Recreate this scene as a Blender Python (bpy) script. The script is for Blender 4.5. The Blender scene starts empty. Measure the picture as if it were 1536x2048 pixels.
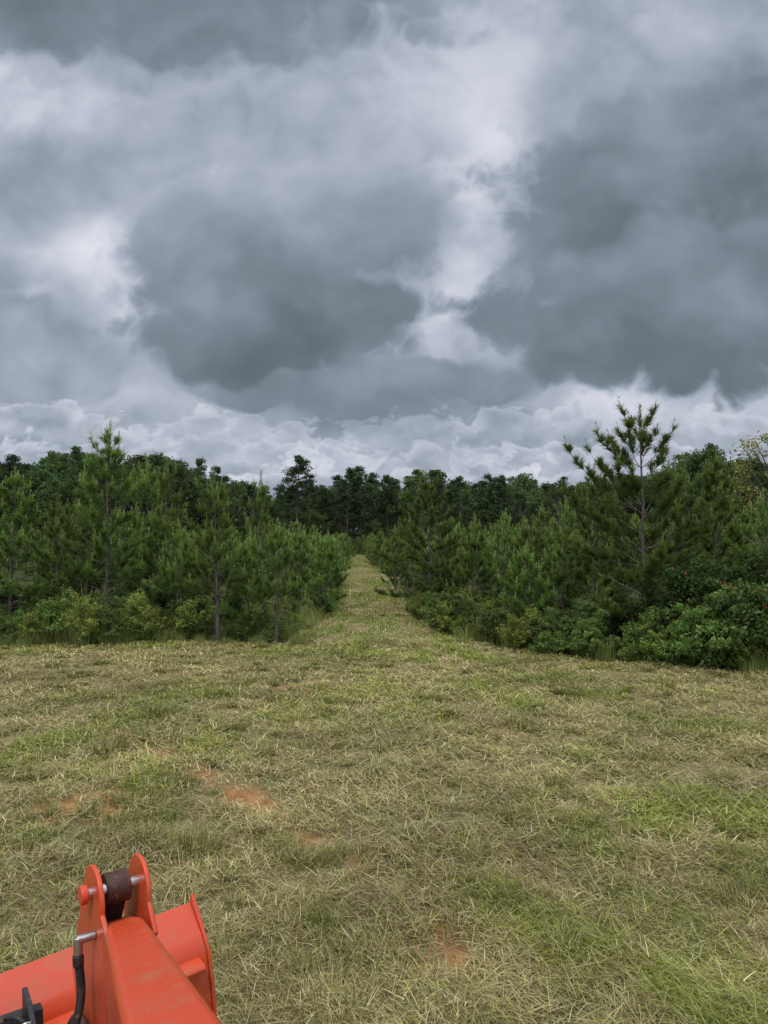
import bpy, math, random, bmesh
import numpy as np
from mathutils import Vector, Matrix
rng=np.random.default_rng(7)
random.seed(7)
scene=bpy.context.scene
COL=scene.collection
scene.view_settings.view_transform='Standard'
scene.view_settings.look='None'
scene.view_settings.exposure=0

# ------------------------------------------------------------ helpers
def link(o,parent=None):
    COL.objects.link(o)
    if parent: o.parent=parent
    return o
def empty(name):
    e=bpy.data.objects.new(name,None); COL.objects.link(e); return e

def np_mesh(name,verts,tris=None,quads=None,col=None,mats=(),tri_mat=None,quad_mat=None,smooth=False):
    me=bpy.data.meshes.new(name)
    nt=0 if tris is None else len(tris); nq=0 if quads is None else len(quads)
    me.vertices.add(len(verts)); me.vertices.foreach_set('co',np.asarray(verts,dtype=np.float32).ravel())
    L=[];
    if nt: L.append(np.asarray(tris).ravel())
    if nq: L.append(np.asarray(quads).ravel())
    L=np.concatenate(L).astype(np.int32)
    me.loops.add(len(L)); me.loops.foreach_set('vertex_index',L)
    starts=np.concatenate([np.arange(nt)*3, nt*3+np.arange(nq)*4]).astype(np.int32)
    me.polygons.add(nt+nq); me.polygons.foreach_set('loop_start',starts)
    for m in mats: me.materials.append(m)
    mi=np.concatenate([np.zeros(nt) if tri_mat is None else np.broadcast_to(tri_mat,(nt,)), np.zeros(nq) if quad_mat is None else np.broadcast_to(quad_mat,(nq,))]).astype(np.int32)
    me.polygons.foreach_set('material_index',mi)
    if smooth: me.polygons.foreach_set('use_smooth',np.ones(nt+nq,dtype=bool))
    me.update(calc_edges=True)
    if col is not None:
        a=me.color_attributes.new('Col','FLOAT_COLOR','POINT')
        c=np.ones((len(verts),4),dtype=np.float32); c[:,:3]=col
        a.data.foreach_set('color',c.ravel())
    me.validate()
    return me

class VN:
    def __init__(s,seed): s.g=np.random.default_rng(seed).random((256,256))
    def __call__(s,x,y):
        xi=np.floor(x).astype(int); yi=np.floor(y).astype(int); fx=x-xi; fy=y-yi
        fx=fx*fx*(3-2*fx); fy=fy*fy*(3-2*fy); g=s.g
        a=g[xi%256,yi%256]; b=g[(xi+1)%256,yi%256]; c=g[xi%256,(yi+1)%256]; d=g[(xi+1)%256,(yi+1)%256]
        return (a*(1-fx)+b*fx)*(1-fy)+(c*(1-fx)+d*fx)*fy
def fbm(n,x,y,o=4):
    t=0;a=.5;s=0
    for i in range(o):
        t=t+a*n(x*2**i+i*17.3,y*2**i+i*9.1); s+=a; a*=.5
    return t/s
n1,n2,n3,n4=VN(1),VN(2),VN(3),VN(4)
def sstep(a,b,x):
    t=np.clip((x-a)/(b-a),0,1); return t*t*(3-2*t)

# terrain
def H(x,y):
    x=np.asarray(x,float); y=np.asarray(y,float)
    h=0.75*sstep(25,110,y)-0.18*sstep(16,30,y)*(1-sstep(35,60,y))
    h=h+0.05*(fbm(n1,x*.25+50,y*.25+50,2)-.5)*sstep(1,8,np.abs(y)+np.abs(x))
    h=h+0.03*(fbm(n2,x*1.5+50,y*1.5+50,3)-.5)
    h=h+0.30*sstep(4,14,x)*sstep(8,16,y)*(1-sstep(40,80,y))
    return h
def path_c(y): return -0.040*y+0.45+.2*np.sin(np.asarray(y)*.09)*sstep(20,40,y)
def path_hw(y): return 1.45-0.45*sstep(20,36,y)-.15*sstep(36,75,y)+.35*(fbm(n3,np.asarray(y,float)*.35+7,np.asarray(y,float)*0+3.3,2)-.5)*2
LE=np.array([(-60,12.),(-14,15.2),(-8.5,15.9),(-5,16.2),(-1.9,15.9)])
RE=np.array([(0.9,22.4),(1.6,18.),(2.43,15.5),(4.0,13.9),(6.5,12.6),(12,11.3),(60,7)])
def mow_depth(x,y):
    x=np.asarray(x,float); y=np.asarray(y,float)
    ly=np.interp(x,LE[:,0],LE[:,1])+.9*(fbm(n4,x*.6,x*0+2.2,3)-.5); ry=np.interp(x,RE[:,0],RE[:,1])+1.0*(fbm(n4,x*.8,x*0+5.2,3)-.5)
    front=np.where(x<-1.9,ly-y,np.where(x>0.9,ry-y,99))
    wide=path_hw(y)+0.5*(1-sstep(16,24,y))
    p=wide-np.abs(x-path_c(y))
    p=np.where(y>112,-3,p)
    return np.maximum(np.minimum(front,30),p)*1.0

# ------------------------------------------------------------ materials
def new_mat(name):
    m=bpy.data.materials.new(name); m.use_nodes=True; nt=m.node_tree; nt.nodes.clear(); return m,nt
def foliage_mat(name,trans=.3,var=.25,rough=.6,spec=.25,mul=1.0,tint=(1.0,1.05,.55),hue=.475):
    m,nt=new_mat(name); N=nt.nodes; Lk=nt.links
    out=N.new('ShaderNodeOutputMaterial'); a=N.new('ShaderNodeAttribute'); a.attribute_name='Col'
    oi=N.new('ShaderNodeObjectInfo')
    mr=N.new('ShaderNodeMapRange'); mr.inputs['To Min'].default_value=(1-var)*mul; mr.inputs['To Max'].default_value=(1+var)*mul
    Lk.new(oi.outputs['Random'],mr.inputs['Value'])
    hs=N.new('ShaderNodeHueSaturation')
    m2=N.new('ShaderNodeMath'); m2.operation='MULTIPLY_ADD'; m2.inputs[1].default_value=.035; m2.inputs[2].default_value=hue
    Lk.new(oi.outputs['Random'],m2.inputs[0]); Lk.new(m2.outputs[0],hs.inputs['Hue'])
    Lk.new(a.outputs['Color'],hs.inputs['Color']); Lk.new(mr.outputs[0],hs.inputs['Value'])
    p=N.new('ShaderNodeBsdfPrincipled'); p.inputs['Roughness'].default_value=rough; p.inputs['Specular IOR Level'].default_value=spec
    t=N.new('ShaderNodeBsdfTranslucent'); mx=N.new('ShaderNodeMixShader'); mx.inputs[0].default_value=trans
    tm=N.new('ShaderNodeMix'); tm.data_type='RGBA'; tm.blend_type='MULTIPLY'; tm.inputs[0].default_value=1; tm.inputs[7].default_value=(*tint,1)
    Lk.new(hs.outputs[0],tm.inputs[6]); Lk.new(tm.outputs[2],t.inputs[0])
    Lk.new(hs.outputs[0],p.inputs['Base Color']); Lk.new(p.outputs[0],mx.inputs[1]); Lk.new(t.outputs[0],mx.inputs[2]); Lk.new(mx.outputs[0],out.inputs[0])
    return m
M_needle=foliage_mat('pine_needles',.40,.34,.5,.15,1.28,hue=.472)
M_leaf=foliage_mat('leaves',.40,.32,.5,.15,1.16,hue=.472)
M_far=foliage_mat('distant_leaves',.35,.36,.6,.15,1.12)  # slight haze on the far trees is put into this lighter base colour
M_grass=foliage_mat('grass_blades',.3,.0,.65,.15,1.04,hue=.4825)
def bark_mat():
    m,nt=new_mat('bark'); N=nt.nodes; Lk=nt.links
    out=N.new('ShaderNodeOutputMaterial'); p=N.new('ShaderNodeBsdfPrincipled'); p.inputs['Roughness'].default_value=.9
    tc=N.new('ShaderNodeTexCoord'); mp=N.new('ShaderNodeMapping'); mp.inputs['Scale'].default_value=(6,6,1.5)
    nz=N.new('ShaderNodeTexNoise'); nz.inputs['Scale'].default_value=5; nz.inputs['Detail'].default_value=6
    cr=N.new('ShaderNodeValToRGB'); cr.color_ramp.elements[0].position=.35; cr.color_ramp.elements[0].color=(.035,.026,.02,1); cr.color_ramp.elements[1].position=.7; cr.color_ramp.elements[1].color=(.15,.115,.09,1)
    Lk.new(tc.outputs['Object'],mp.inputs[0]); Lk.new(mp.outputs[0],nz.inputs[0]); Lk.new(nz.outputs[0],cr.inputs[0]); Lk.new(cr.outputs[0],p.inputs['Base Color'])
    b=N.new('ShaderNodeBump'); b.inputs['Strength'].default_value=.6; Lk.new(nz.outputs[0],b.inputs['Height']); Lk.new(b.outputs[0],p.inputs['Normal'])
    Lk.new(p.outputs[0],out.inputs[0]); return m
M_bark=bark_mat()

# ------------------------------------------------------------ tube builder
def tubes(paths,radii,sides=5):
    V=[];Q=[];o=0
    for P,R in zip(paths,radii):
        P=np.asarray(P,float); n=len(P); T=np.gradient(P,axis=0); T/=np.linalg.norm(T,axis=1)[:,None]+1e-9
        ref=np.array([1,0,0.]) if abs(T[0][0])<.8 else np.array([0,1.,0])
        A=np.cross(T,ref); A/=np.linalg.norm(A,axis=1)[:,None]+1e-9; B=np.cross(T,A)
        th=np.arange(sides)*2*math.pi/sides
        R=np.asarray(R,float)
        ring=P[:,None,:]+R[:,None,None]*(np.cos(th)[None,:,None]*A[:,None,:]+np.sin(th)[None,:,None]*B[:,None,:])
        V.append(ring.reshape(-1,3))
        i=np.arange(n-1)[:,None]*sides; j=np.arange(sides)[None,:]; k=(j+1)%sides
        Q.append(np.stack([i+j,i+k,i+sides+k,i+sides+j],-1).reshape(-1,4)+o); o+=n*sides
    return np.concatenate(V),np.concatenate(Q)
def unit(v): return v/(np.linalg.norm(v,axis=-1,keepdims=True)+1e-9)

def needles(base,dirs,lens,nper,nl,w,g,colA,colB,tipbias):
    S=len(base); idx=np.repeat(np.arange(S),nper); n=len(idx)
    t=g.random(n)**.6
    d=dirs[idx]
    p=base[idx]+d*(lens[idx]*t)[:,None]
    r=unit(g.normal(size=(n,3))); perp=unit(r-d*(r*d).sum(1)[:,None])
    ang=np.radians(g.uniform(12,55,n)); nd=d*np.cos(ang)[:,None]+perp*np.sin(ang)[:,None]
    nd[:,2]-=.05; nd=unit(nd)
    L=nl*g.uniform(.65,1.15,n)
    side=unit(np.cross(nd,unit(g.normal(size=(n,3)))))*w/2
    tip=p+nd*L[:,None]
    V=np.stack([p-side,p+side,tip],1).reshape(-1,3)
    T=np.arange(n*3).reshape(-1,3)
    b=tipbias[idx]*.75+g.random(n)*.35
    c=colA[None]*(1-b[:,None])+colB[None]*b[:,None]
    dead=g.random(n)<.012; c[dead]=(.16,.09,.03)
    return V,T,np.repeat(c,3,axis=0)

def make_pine(name,h,seed,dens=1.0,spread=.26,nper=40,nw=.011,low=.1,bright=1.0,skip=.12,irr=.25,elmax=40,pw=1.0,dead_low=False):
    g=np.random.default_rng(seed)
    k=9; tz=np.linspace(0,1,k); bend=g.normal(0,.012*h,2)
    P=np.stack([bend[0]*tz**2+g.normal(0,.005*h,k)*tz,bend[1]*tz**2+g.normal(0,.005*h,k)*tz,h*tz],1)
    P[0,2]=-.1
    rb=.009*h+.014
    paths=[P]; rad=[rb*(1-tz*.93)+.002]
    def trunk(z): return np.array([np.interp(z,P[:,2],P[:,0]),np.interp(z,P[:,2],P[:,1]),z])
    sb=[];sd=[];sl=[];sbias=[]
    z=low*h+g.uniform(0,.1)
    lop=g.uniform(0,6.28)
    if dead_low:
        for q in range(8):
            zz=g.uniform(.08,low)*h; a=g.uniform(0,6.28); o=trunk(zz); e=o+np.array([math.cos(a),math.sin(a),.25])*g.uniform(.2,.6)
            paths.append(np.array([o,(o+e)/2,e])); rad.append(np.array([.007,.005,.002]))
    while z<h*.93:
        f=z/h
        prof=(1-f)**pw*(.60+.40*min(1,f/.25))
        R=spread*h*prof*1.55+.04
        nb=g.integers(4,7)
        a0=g.uniform(0,6.28)
        whorl=g.uniform(1-irr,1+irr*.7)
        for b in range(nb):
            if g.random()<skip: continue
            a=a0+b*6.283/nb+g.normal(0,.25); Lb=R*g.uniform(.6,1.2)*whorl*(1+.15*math.cos(a-lop))
            el=math.radians(8+elmax*f+g.normal(0,7))
            m=6; s=np.linspace(0,1,m)
            el_s=el+s*math.radians(26)
            step=Lb/(m-1)/max(.5,math.cos(el))
            dx=np.cumsum(np.r_[0,np.cos(el_s[:-1])*step]); dz=np.cumsum(np.r_[0,np.sin(el_s[:-1])*step])-.10*Lb*s*(1-f)
            org=trunk(z+g.uniform(-.06,.06))
            aa=a+np.cumsum(g.normal(0,.05,m))
            B=np.stack([org[0]+np.cos(aa)*dx,org[1]+np.sin(aa)*dx,org[2]+dz],1)
            paths.append(B); rad.append((.004+.006*Lb)*(1-s*.8))
            ns=max(2,int(Lb/.09*dens))
            for q in range(ns):
                t=g.uniform(.34,1)
                pt=np.array([np.interp(t,s,B[:,i]) for i in range(3)])
                hd=a+g.choice([-1,1])*g.uniform(.3,1.0)
                e2=el+math.radians(g.uniform(10,55))
                d=np.array([math.cos(hd)*math.cos(e2),math.sin(hd)*math.cos(e2),math.sin(e2)])
                ln=g.uniform(.12,.30)*(.7+.6*(1-t))*(1-.35*f)
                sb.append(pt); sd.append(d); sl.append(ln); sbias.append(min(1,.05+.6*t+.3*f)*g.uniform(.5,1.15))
            d=unit(np.array([math.cos(a)*.45,math.sin(a)*.45,.9])); sb.append(B[-1]-d*.05); sd.append(d); sl.append(g.uniform(.16,.34)*(1-.3*f)); sbias.append(1.1)
        z+=g.uniform(.20,.37)*(1.0 if h<4 else 1.15)
    for q in range(6):
        zz=h*g.uniform(.86,.97) if q else h*.90
        d=unit(np.array([g.normal(0,.16),g.normal(0,.16),1.])) if q else np.array([0,0,1.])
        o=trunk(min(zz,h)); sb.append(o); sd.append(d); sl.append(g.uniform(.14,.26) if q else .10*h+.25); sbias.append(1.15)
    sb=np.array(sb);sd=unit(np.array(sd));sl=np.array(sl);sbias=np.array(sbias)
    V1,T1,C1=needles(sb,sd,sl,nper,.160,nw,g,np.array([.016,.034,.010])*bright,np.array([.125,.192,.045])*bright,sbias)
    up=np.where(sbias>1.0)[0]
    cb=sb[up]+sd[up]*sl[up][:,None]*.75
    V3,T3,C3=needles(cb,unit(sd[up]*.5+np.array([0,0,1.])),np.full(len(up),.24),20,.05,nw*.9,g,np.array([.15,.20,.06])*bright,np.array([.28,.31,.13])*bright,np.ones(len(up)))
    V2,Q2=tubes(paths,rad,4)
    n1_=len(V1); n3_=len(V3)
    V=np.concatenate([V1,V3,V2]); T=np.concatenate([T1,T3+n1_]); Q=Q2+n1_+n3_
    C=np.concatenate([C1,C3,np.tile([.08,.06,.05],(len(V2),1))])
    print(name,len(T))
    return np_mesh(name,V,T,Q,C,(M_needle,M_bark),0,1)

def leafcloud(g,centers,rad,nper,size,colA,colB,bias,flat=.8,droop=.2):
    S=len(centers); idx=np.repeat(np.arange(S),nper); n=len(idx)
    off=unit(g.normal(size=(n,3)))*(g.random(n)**.45)[:,None]*rad[idx][:,None]; off[:,2]*=flat
    p=centers[idx]+off
    nrm=unit(g.normal(size=(n,3))+np.array([0,0,.9])); a=unit(np.cross(nrm,g.normal(size=(n,3)))); b=np.cross(nrm,a)
    s=size*g.uniform(.6,1.25,n)[:,None]
    V=np.stack([p-a*s*.9,p+b*s*.42-a*s*.05,p+a*s-np.array([0,0,droop])*s,p-b*s*.42-a*s*.05],1).reshape(-1,3)
    Q=np.arange(n*4).reshape(-1,4)
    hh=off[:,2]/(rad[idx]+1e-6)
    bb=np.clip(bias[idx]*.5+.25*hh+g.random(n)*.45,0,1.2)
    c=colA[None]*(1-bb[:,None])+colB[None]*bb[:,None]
    return V,Q,np.repeat(c,4,axis=0)

def make_shrub(name,h,r,seed,leaf=.05,nst=22,colA=(.03,.06,.015),colB=(.12,.18,.04),red=0.0,crad=.13,dens=24):
    g=np.random.default_rng(seed)
    cs=[];paths=[];rads=[];rr=[];bias=[]
    for i in range(nst):
        a=g.uniform(0,6.28); out=r*g.uniform(.2,1.15); hh=h*g.uniform(.45,1.15)*(1-.35*(out/r)**2)
        s=np.linspace(0,1,7); bx=g.normal(0,r*.15,2)
        P=np.stack([bx[0]+math.cos(a)*out*s**1.3,bx[1]+math.sin(a)*out*s**1.3,-.05+hh*np.sin(s*math.pi/2*g.uniform(.8,1.15))],1)+g.normal(0,.02,(7,3))*s[:,None]
        paths.append(P); rads.append(np.linspace(.009,.002,7))
        for t in np.arange(g.uniform(.12,.3),1.01,.09):
            c=np.array([np.interp(t,s,P[:,j]) for j in range(3)])+g.normal(0,.05,3)
            cs.append(c); rr.append(crad*g.uniform(.5,1.5)*(1.2-.6*t)*(h**.5)); bias.append(.1+.8*t*g.uniform(.5,1.1))
    cs=np.array(cs);rr=np.array(rr);bias=np.array(bias)
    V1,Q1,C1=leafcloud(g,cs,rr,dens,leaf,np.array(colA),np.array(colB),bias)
    if red>0:
        nn=len(C1)//4; k=np.repeat(g.random(nn)<red,4); C1[k]=np.array([.25,.06,.03])
    V2,Q2=tubes(paths,rads,4)
    V=np.concatenate([V1,V2]); Q=np.concatenate([Q1,Q2+len(V1)]); C=np.concatenate([C1,np.tile([.08,.06,.04],(len(V2),1))])
    return np_mesh(name,V,None,Q,C,(M_leaf,M_bark),0,np.r_[np.zeros(len(Q1)),np.ones(len(Q2))])

def blades(px,py,pz,az,L,lean,w,curl,col,g):
    n=len(px); d=np.stack([np.cos(az),np.sin(az),np.zeros(n)],1); up=np.array([0,0,1.])
    side=np.stack([-np.sin(az+g.normal(0,.5,n)),np.cos(az),np.zeros(n)],1)*(w/2)[:,None]
    p0=np.stack([px,py,pz],1)
    d1=d*np.sin(lean)[:,None]+up*np.cos(lean)[:,None]
    l2=lean+curl; d2=d*np.sin(l2)[:,None]+up*np.cos(l2)[:,None]
    p1=p0+d1*(L*.5)[:,None]; p2=p1+d2*(L*.5)[:,None]
    V=np.stack([p0-side,p0+side,p1+side*.85,p1-side*.85,p2],1).reshape(-1,3)
    b=np.arange(n)[:,None]*5
    Q=b+np.array([[0,1,2,3]]); T=b+np.array([[3,2,4]])
    return V,T,Q,np.repeat(col,5,axis=0)

def make_tallgrass(name,seed,n=140,h=1.1,spr=.35,cA=(.06,.11,.025),cB=(.19,.25,.08),w=.010):
    g=np.random.default_rng(seed)
    a=g.uniform(0,6.28,n); r=spr*np.sqrt(g.random(n)); 
    t=g.random(n)[:,None]; col=np.array(cA)*(1-t)+np.array(cB)*t
    dry=g.random(n)<.15; col[dry]=(.34,.27,.13)
    V,T,Q,C=blades(np.cos(a)*r,np.sin(a)*r,np.full(n,-.03),a+g.normal(0,.6,n),h*g.uniform(.4,1.15,n),np.abs(g.normal(.12,.16,n)),np.full(n,w),g.uniform(.2,1.3,n),col,g)
    return np_mesh(name,V,T,Q,C,(M_grass,),0,0)

def make_farleaf(name,h,seed,crown=.34,cA=(.022,.040,.015),cB=(.085,.122,.040),nclump=55,leaf=.20,lowf=.25,per=70,cr_=.075):
    g=np.random.default_rng(seed); cs=[];rr=[];bi=[];paths=[];rads=[]
    tz=np.linspace(0,1,6); P=np.stack([g.normal(0,.012*h,6)*tz,g.normal(0,.012*h,6)*tz,tz*h*.85],1); P[0,2]=-.2
    paths.append(P); rads.append(np.linspace(.018*h,.004*h,6))
    for i in range(nclump):
        f=g.uniform(lowf,1); a=g.uniform(0,6.28)
        prof=math.sin(math.pi*min(1,(f-lowf)/(1-lowf)*.82+.16))**.6
        rad=crown*h*prof*g.uniform(.25,1.0)
        c=np.array([math.cos(a)*rad,math.sin(a)*rad,h*f*.97]); cs.append(c); rr.append(h*cr_*g.uniform(.5,1.4)); bi.append(g.random()*.8+.3*f)
        s=np.linspace(0,1,4)[:,None]; o=np.array([0,0,max(.15*h,c[2]-.2*h-rad*.3)]); paths.append(o*(1-s)+c*s+g.normal(0,.006*h,(4,3))*s*(1-s)); rads.append(np.linspace(.005*h,.0015*h,4))
    V1,Q1,C1=leafcloud(g,np.array(cs),np.array(rr),per,leaf,np.array(cA),np.array(cB),np.array(bi),.75)
    V2,Q2=tubes(paths,rads,5)
    V=np.concatenate([V1,V2]); Q=np.concatenate([Q1,Q2+len(V1)]); C=np.concatenate([C1,np.tile([.1,.08,.06],(len(V2),1))])
    return np_mesh(name,V,None,Q,C,(M_far,M_bark),0,np.r_[np.zeros(len(Q1)),np.ones(len(Q2))])

def make_farpine(name,h,seed,lowf=.5,crown=.17,nclump=60):
    g=np.random.default_rng(seed); cs=[];rr=[];bi=[];paths=[];rads=[]
    tz=np.linspace(0,1,7); P=np.stack([g.normal(0,.12,7)*tz,g.normal(0,.12,7)*tz,tz*h*.97],1); P[0,2]=-.2
    paths.append(P); rads.append(np.linspace(.011*h,.002*h,7))
    for i in range(nclump):
        f=g.uniform(lowf,1)**.9; a=g.uniform(0,6.28); t=(f-lowf)/(1-lowf)
        rad=crown*h*((1-t)**.6*.9+.12)*(.5+.5*min(1,t/.15))*g.uniform(.3,1.15)
        c=np.array([math.cos(a)*rad,math.sin(a)*rad,h*f]); cs.append(c); rr.append(h*.040*g.uniform(.7,1.4)); bi.append(g.random()*.7+.3*t)
        s=np.linspace(0,1,4)[:,None]; o=np.array([0,0,c[2]-.35*rad]); paths.append(o*(1-s)+c*s); rads.append(np.linspace(.0035*h,.001*h,4))
    for i in range(10):
        f=g.uniform(.2,lowf); a=g.uniform(0,6.28); o=np.array([0,0,h*f]); e=o+np.array([math.cos(a),math.sin(a),.1])*g.uniform(.4,1.4)
        paths.append(np.array([o,(o+e)/2,e])); rads.append(np.array([.03,.02,.01]))
    V1,Q1,C1=leafcloud(g,np.array(cs),np.array(rr),70,.18,np.array([.018,.034,.015]),np.array([.070,.108,.042]),np.array(bi),.6)
    V2,Q2=tubes(paths,rads,5)
    V=np.concatenate([V1,V2]); Q=np.concatenate([Q1,Q2+len(V1)]); C=np.concatenate([C1,np.tile([.1,.08,.06],(len(V2),1))])
    return np_mesh(name,V,None,Q,C,(M_far,M_bark),0,np.r_[np.zeros(len(Q1)),np.ones(len(Q2))])

def place(name,me,x,y,s=1.0,rot=None,parent=None,sz=None,zoff=0,tilt=.03):
    o=bpy.data.objects.new(name,me)
    o.location=(x,y,float(H(x,y))+zoff); o.rotation_euler=(random.gauss(0,tilt),random.gauss(0,tilt),random.uniform(0,6.28) if rot is None else rot)
    o.scale=(s,s,sz if sz else s); link(o,parent); return o

# ------------------------------------------------------------ ground
def axis(a,b,fine_a,fine_b,step,grow=1.18):
    v=list(np.arange(fine_a,fine_b+1e-6,step)); s=step; x=fine_b
    while x<b: s*=grow; x+=s; v.append(x)
    s=step; x=fine_a; w=[]
    while x>a: s*=grow; x-=s; w.append(x)
    return np.array(w[::-1]+v)
gx=axis(-1500,1500,-12,12,.10); gy=axis(-1500,1800,2,26,.10)
X,Y=np.meshgrid(gx,gy); Z=H(X,Y)
def seg_d(x,y,pts):
    d=np.full(np.shape(x),1e9)
    for (ax,ay),(bx,by) in zip(pts[:-1],pts[1:]):
        t=np.clip(((x-ax)*(bx-ax)+(y-ay)*(by-ay))/((bx-ax)**2+(by-ay)**2),0,1)
        d=np.minimum(d,np.hypot(x-ax-t*(bx-ax),y-ay-t*(by-ay)))
    return d
RUT=[(-3.0,8.6),(-1.27,6.5),(-.48,5.6),(.0,4.8),(.45,3.95),(.8,3.4),(1.3,2.4)]
RUT2=[(-1.27,6.5),(-.3,5.4),(.75,5.0),(1.3,4.4)]
WIND=[(.3,5.3),(.6,4.8),(1.0,4.1),(1.35,3.6),(1.8,3.0)]
WIND2=[(1.0,6.1),(1.9,5.9),(3.3,5.7)]
SW=[[(-6.5,3),(-3.2,9),(-1.0,14),(-.2,20)],[(-3.6,3),(-1.9,8),(-.6,14),(-.2,20)],[(3.8,3),(2.2,8),(.9,14),(.1,20)],[(6.4,5),(3.6,10),(1.4,15),(.2,21)]]
TRK=[[(-5.0,3),(-2.6,8.5),(-.9,14),(-.45,20)],[(2.4,3),(1.3,8),(.5,14),(.35,20)],[(5.2,4),(2.9,9),(1.2,14.5),(.6,20)],[(-9.5,6),(-5,10.5),(-1.8,14.2)]]
def bare(x,y):
    wob=.25*(fbm(n3,x*2+9,y*2+9,3)-.5)
    b=1.0*np.exp(-((seg_d(x,y,RUT)+wob)/.12)**2)+.8*np.exp(-((seg_d(x,y,RUT2)+wob)/.09)**2)
    b=b*sstep(.38,.58,fbm(n4,x*1.6+5,y*1.6+5,4))
    rag=sstep(.30,.55,fbm(n1,x*7+3,y*7+3,4))
    for (cx,cy,r,a) in [(-2.45,6.25,.30,2.2),(-2.80,6.0,.20,1.6),(-2.2,6.35,.18,1.6),(-.6,5.55,.14,1.3),(1.5,8.7,.3,.5),(.3,3.9,.15,.8),(-1.3,7.0,.12,.5),(-1.5,11.5,.3,.6),(2.8,10.8,.3,.5)]:
        b=b+a*np.exp(-(((x-cx)**2+(y-cy)**2*1.2)/r**2))*rag
    return np.clip(b,0,1)
def green(x,y):
    gq=fbm(n1,x*.55+31,y*.55+12,4)*.55+fbm(n2,x*2.4+3,y*1.6+1,4)*.45
    g=sstep(.41,.60,gq)*.98
    g=g+.6*np.exp(-(seg_d(x,y,WIND)/.22)**2)+.4*np.exp(-(seg_d(x,y,WIND2)/.35)**2)
    for s_ in SW: g=g+.60*np.exp(-((seg_d(x,y,s_)+.3*(fbm(n3,x*1.3,y*1.3,2)-.5))/.26)**2)-.10
    for s_ in TRK: g=g-.50*np.exp(-((seg_d(x,y,s_)+.2*(fbm(n3,x*1.3,y*1.3,2)-.5))/.20)**2)
    g=g+.32*sstep(13,19,y)+.08*sstep(0,3,x)+.09
    g=g-.5*np.exp(-(((x-1.4)/1.6)**2+((y-8.3)/1.0)**2))-.4*np.exp(-(((x+1.2)/1.3)**2+((y-7.2)/1.2)**2))
    for r_ in (RUT,RUT2): g=g-.5*np.exp(-(seg_d(x,y,r_)/.25)**2)
    return np.clip(g,0,1)
Z=Z-.02*bare(X,Y)
nx,ny=len(gx),len(gy)
Vg=np.stack([X,Y,Z],-1).reshape(-1,3)
i=np.arange(ny-1)[:,None]*nx+np.arange(nx-1)[None,:]
Qg=np.stack([i,i+1,i+nx+1,i+nx],-1).reshape(-1,4)
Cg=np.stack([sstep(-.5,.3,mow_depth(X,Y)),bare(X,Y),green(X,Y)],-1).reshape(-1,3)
mg,nt=new_mat('ground'); N=nt.nodes; Lk=nt.links
out=N.new('ShaderNodeOutputMaterial'); p=N.new('ShaderNodeBsdfPrincipled'); p.inputs['Roughness'].default_value=.95; p.inputs['Specular IOR Level'].default_value=.1
tc=N.new('ShaderNodeTexCoord'); at=N.new('ShaderNodeAttribute'); at.attribute_name='Col'; sp=N.new('ShaderNodeSeparateColor'); Lk.new(at.outputs['Color'],sp.inputs[0])
def noise(sc,det=6,ro=.6,st=None):
    n=N.new('ShaderNodeTexNoise'); n.inputs['Scale'].default_value=sc; n.inputs['Detail'].default_value=det; n.inputs['Roughness'].default_value=ro
    Lk.new(tc.outputs['Object'],n.inputs[0])
    return n
def ramp(src,els):
    c=N.new('ShaderNodeValToRGB'); Lk.new(src,c.inputs[0]); e=c.color_ramp.elements
    e[0].position,e[0].color=els[0][0],(*els[0][1],1); e[1].position,e[1].color=els[-1][0],(*els[-1][1],1)
    for po,co in els[1:-1]:
        q=e.new(po); q.color=(*co,1)
    return c
def mixc(f,a,b):
    m=N.new('ShaderNodeMix'); m.data_type='RGBA'
    Lk.new(f,m.inputs[0]); Lk.new(a,m.inputs[6]); Lk.new(b,m.inputs[7]); return m.outputs[2]
nA=noise(14,5,.75); nB=noise(55,4,.8)
straw=ramp(nB.outputs[0],[(.32,(.075,.055,.026)),(.5,(.22,.17,.08)),(.68,(.41,.335,.165))])
grn=ramp(nB.outputs[0],[(.32,(.034,.043,.011)),(.5,(.125,.145,.036)),(.7,(.28,.29,.085))])
soil=ramp(nA.outputs[0],[(.3,(.22,.095,.040)),(.55,(.42,.20,.085)),(.75,(.50,.30,.15))])
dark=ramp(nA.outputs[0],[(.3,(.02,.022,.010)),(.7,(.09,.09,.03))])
gm=N.new('ShaderNodeMath'); gm.operation='MULTIPLY_ADD'; Lk.new(nA.outputs[0],gm.inputs[0]); gm.inputs[1].default_value=1.2; 
gs=N.new('ShaderNodeMath'); gs.operation='SUBTRACT'; Lk.new(sp.outputs[2],gs.inputs[0]); gs.inputs[1].default_value=.51; Lk.new(gs.outputs[0],gm.inputs[2]); gm.use_clamp=True
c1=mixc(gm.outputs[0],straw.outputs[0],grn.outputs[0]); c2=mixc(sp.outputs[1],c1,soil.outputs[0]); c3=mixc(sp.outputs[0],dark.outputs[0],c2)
Lk.new(c3,p.inputs['Base Color'])
bp=N.new('ShaderNodeBump'); bp.inputs['Strength'].default_value=.7; bp.inputs['Distance'].default_value=.03; Lk.new(nB.outputs[0],bp.inputs['Height']); Lk.new(bp.outputs[0],p.inputs['Normal'])
Lk.new(p.outputs[0],out.inputs[0])
link(bpy.data.objects.new('ground',np_mesh('ground',Vg,None,Qg,Cg,(mg,),None,0,smooth=True)))

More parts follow.
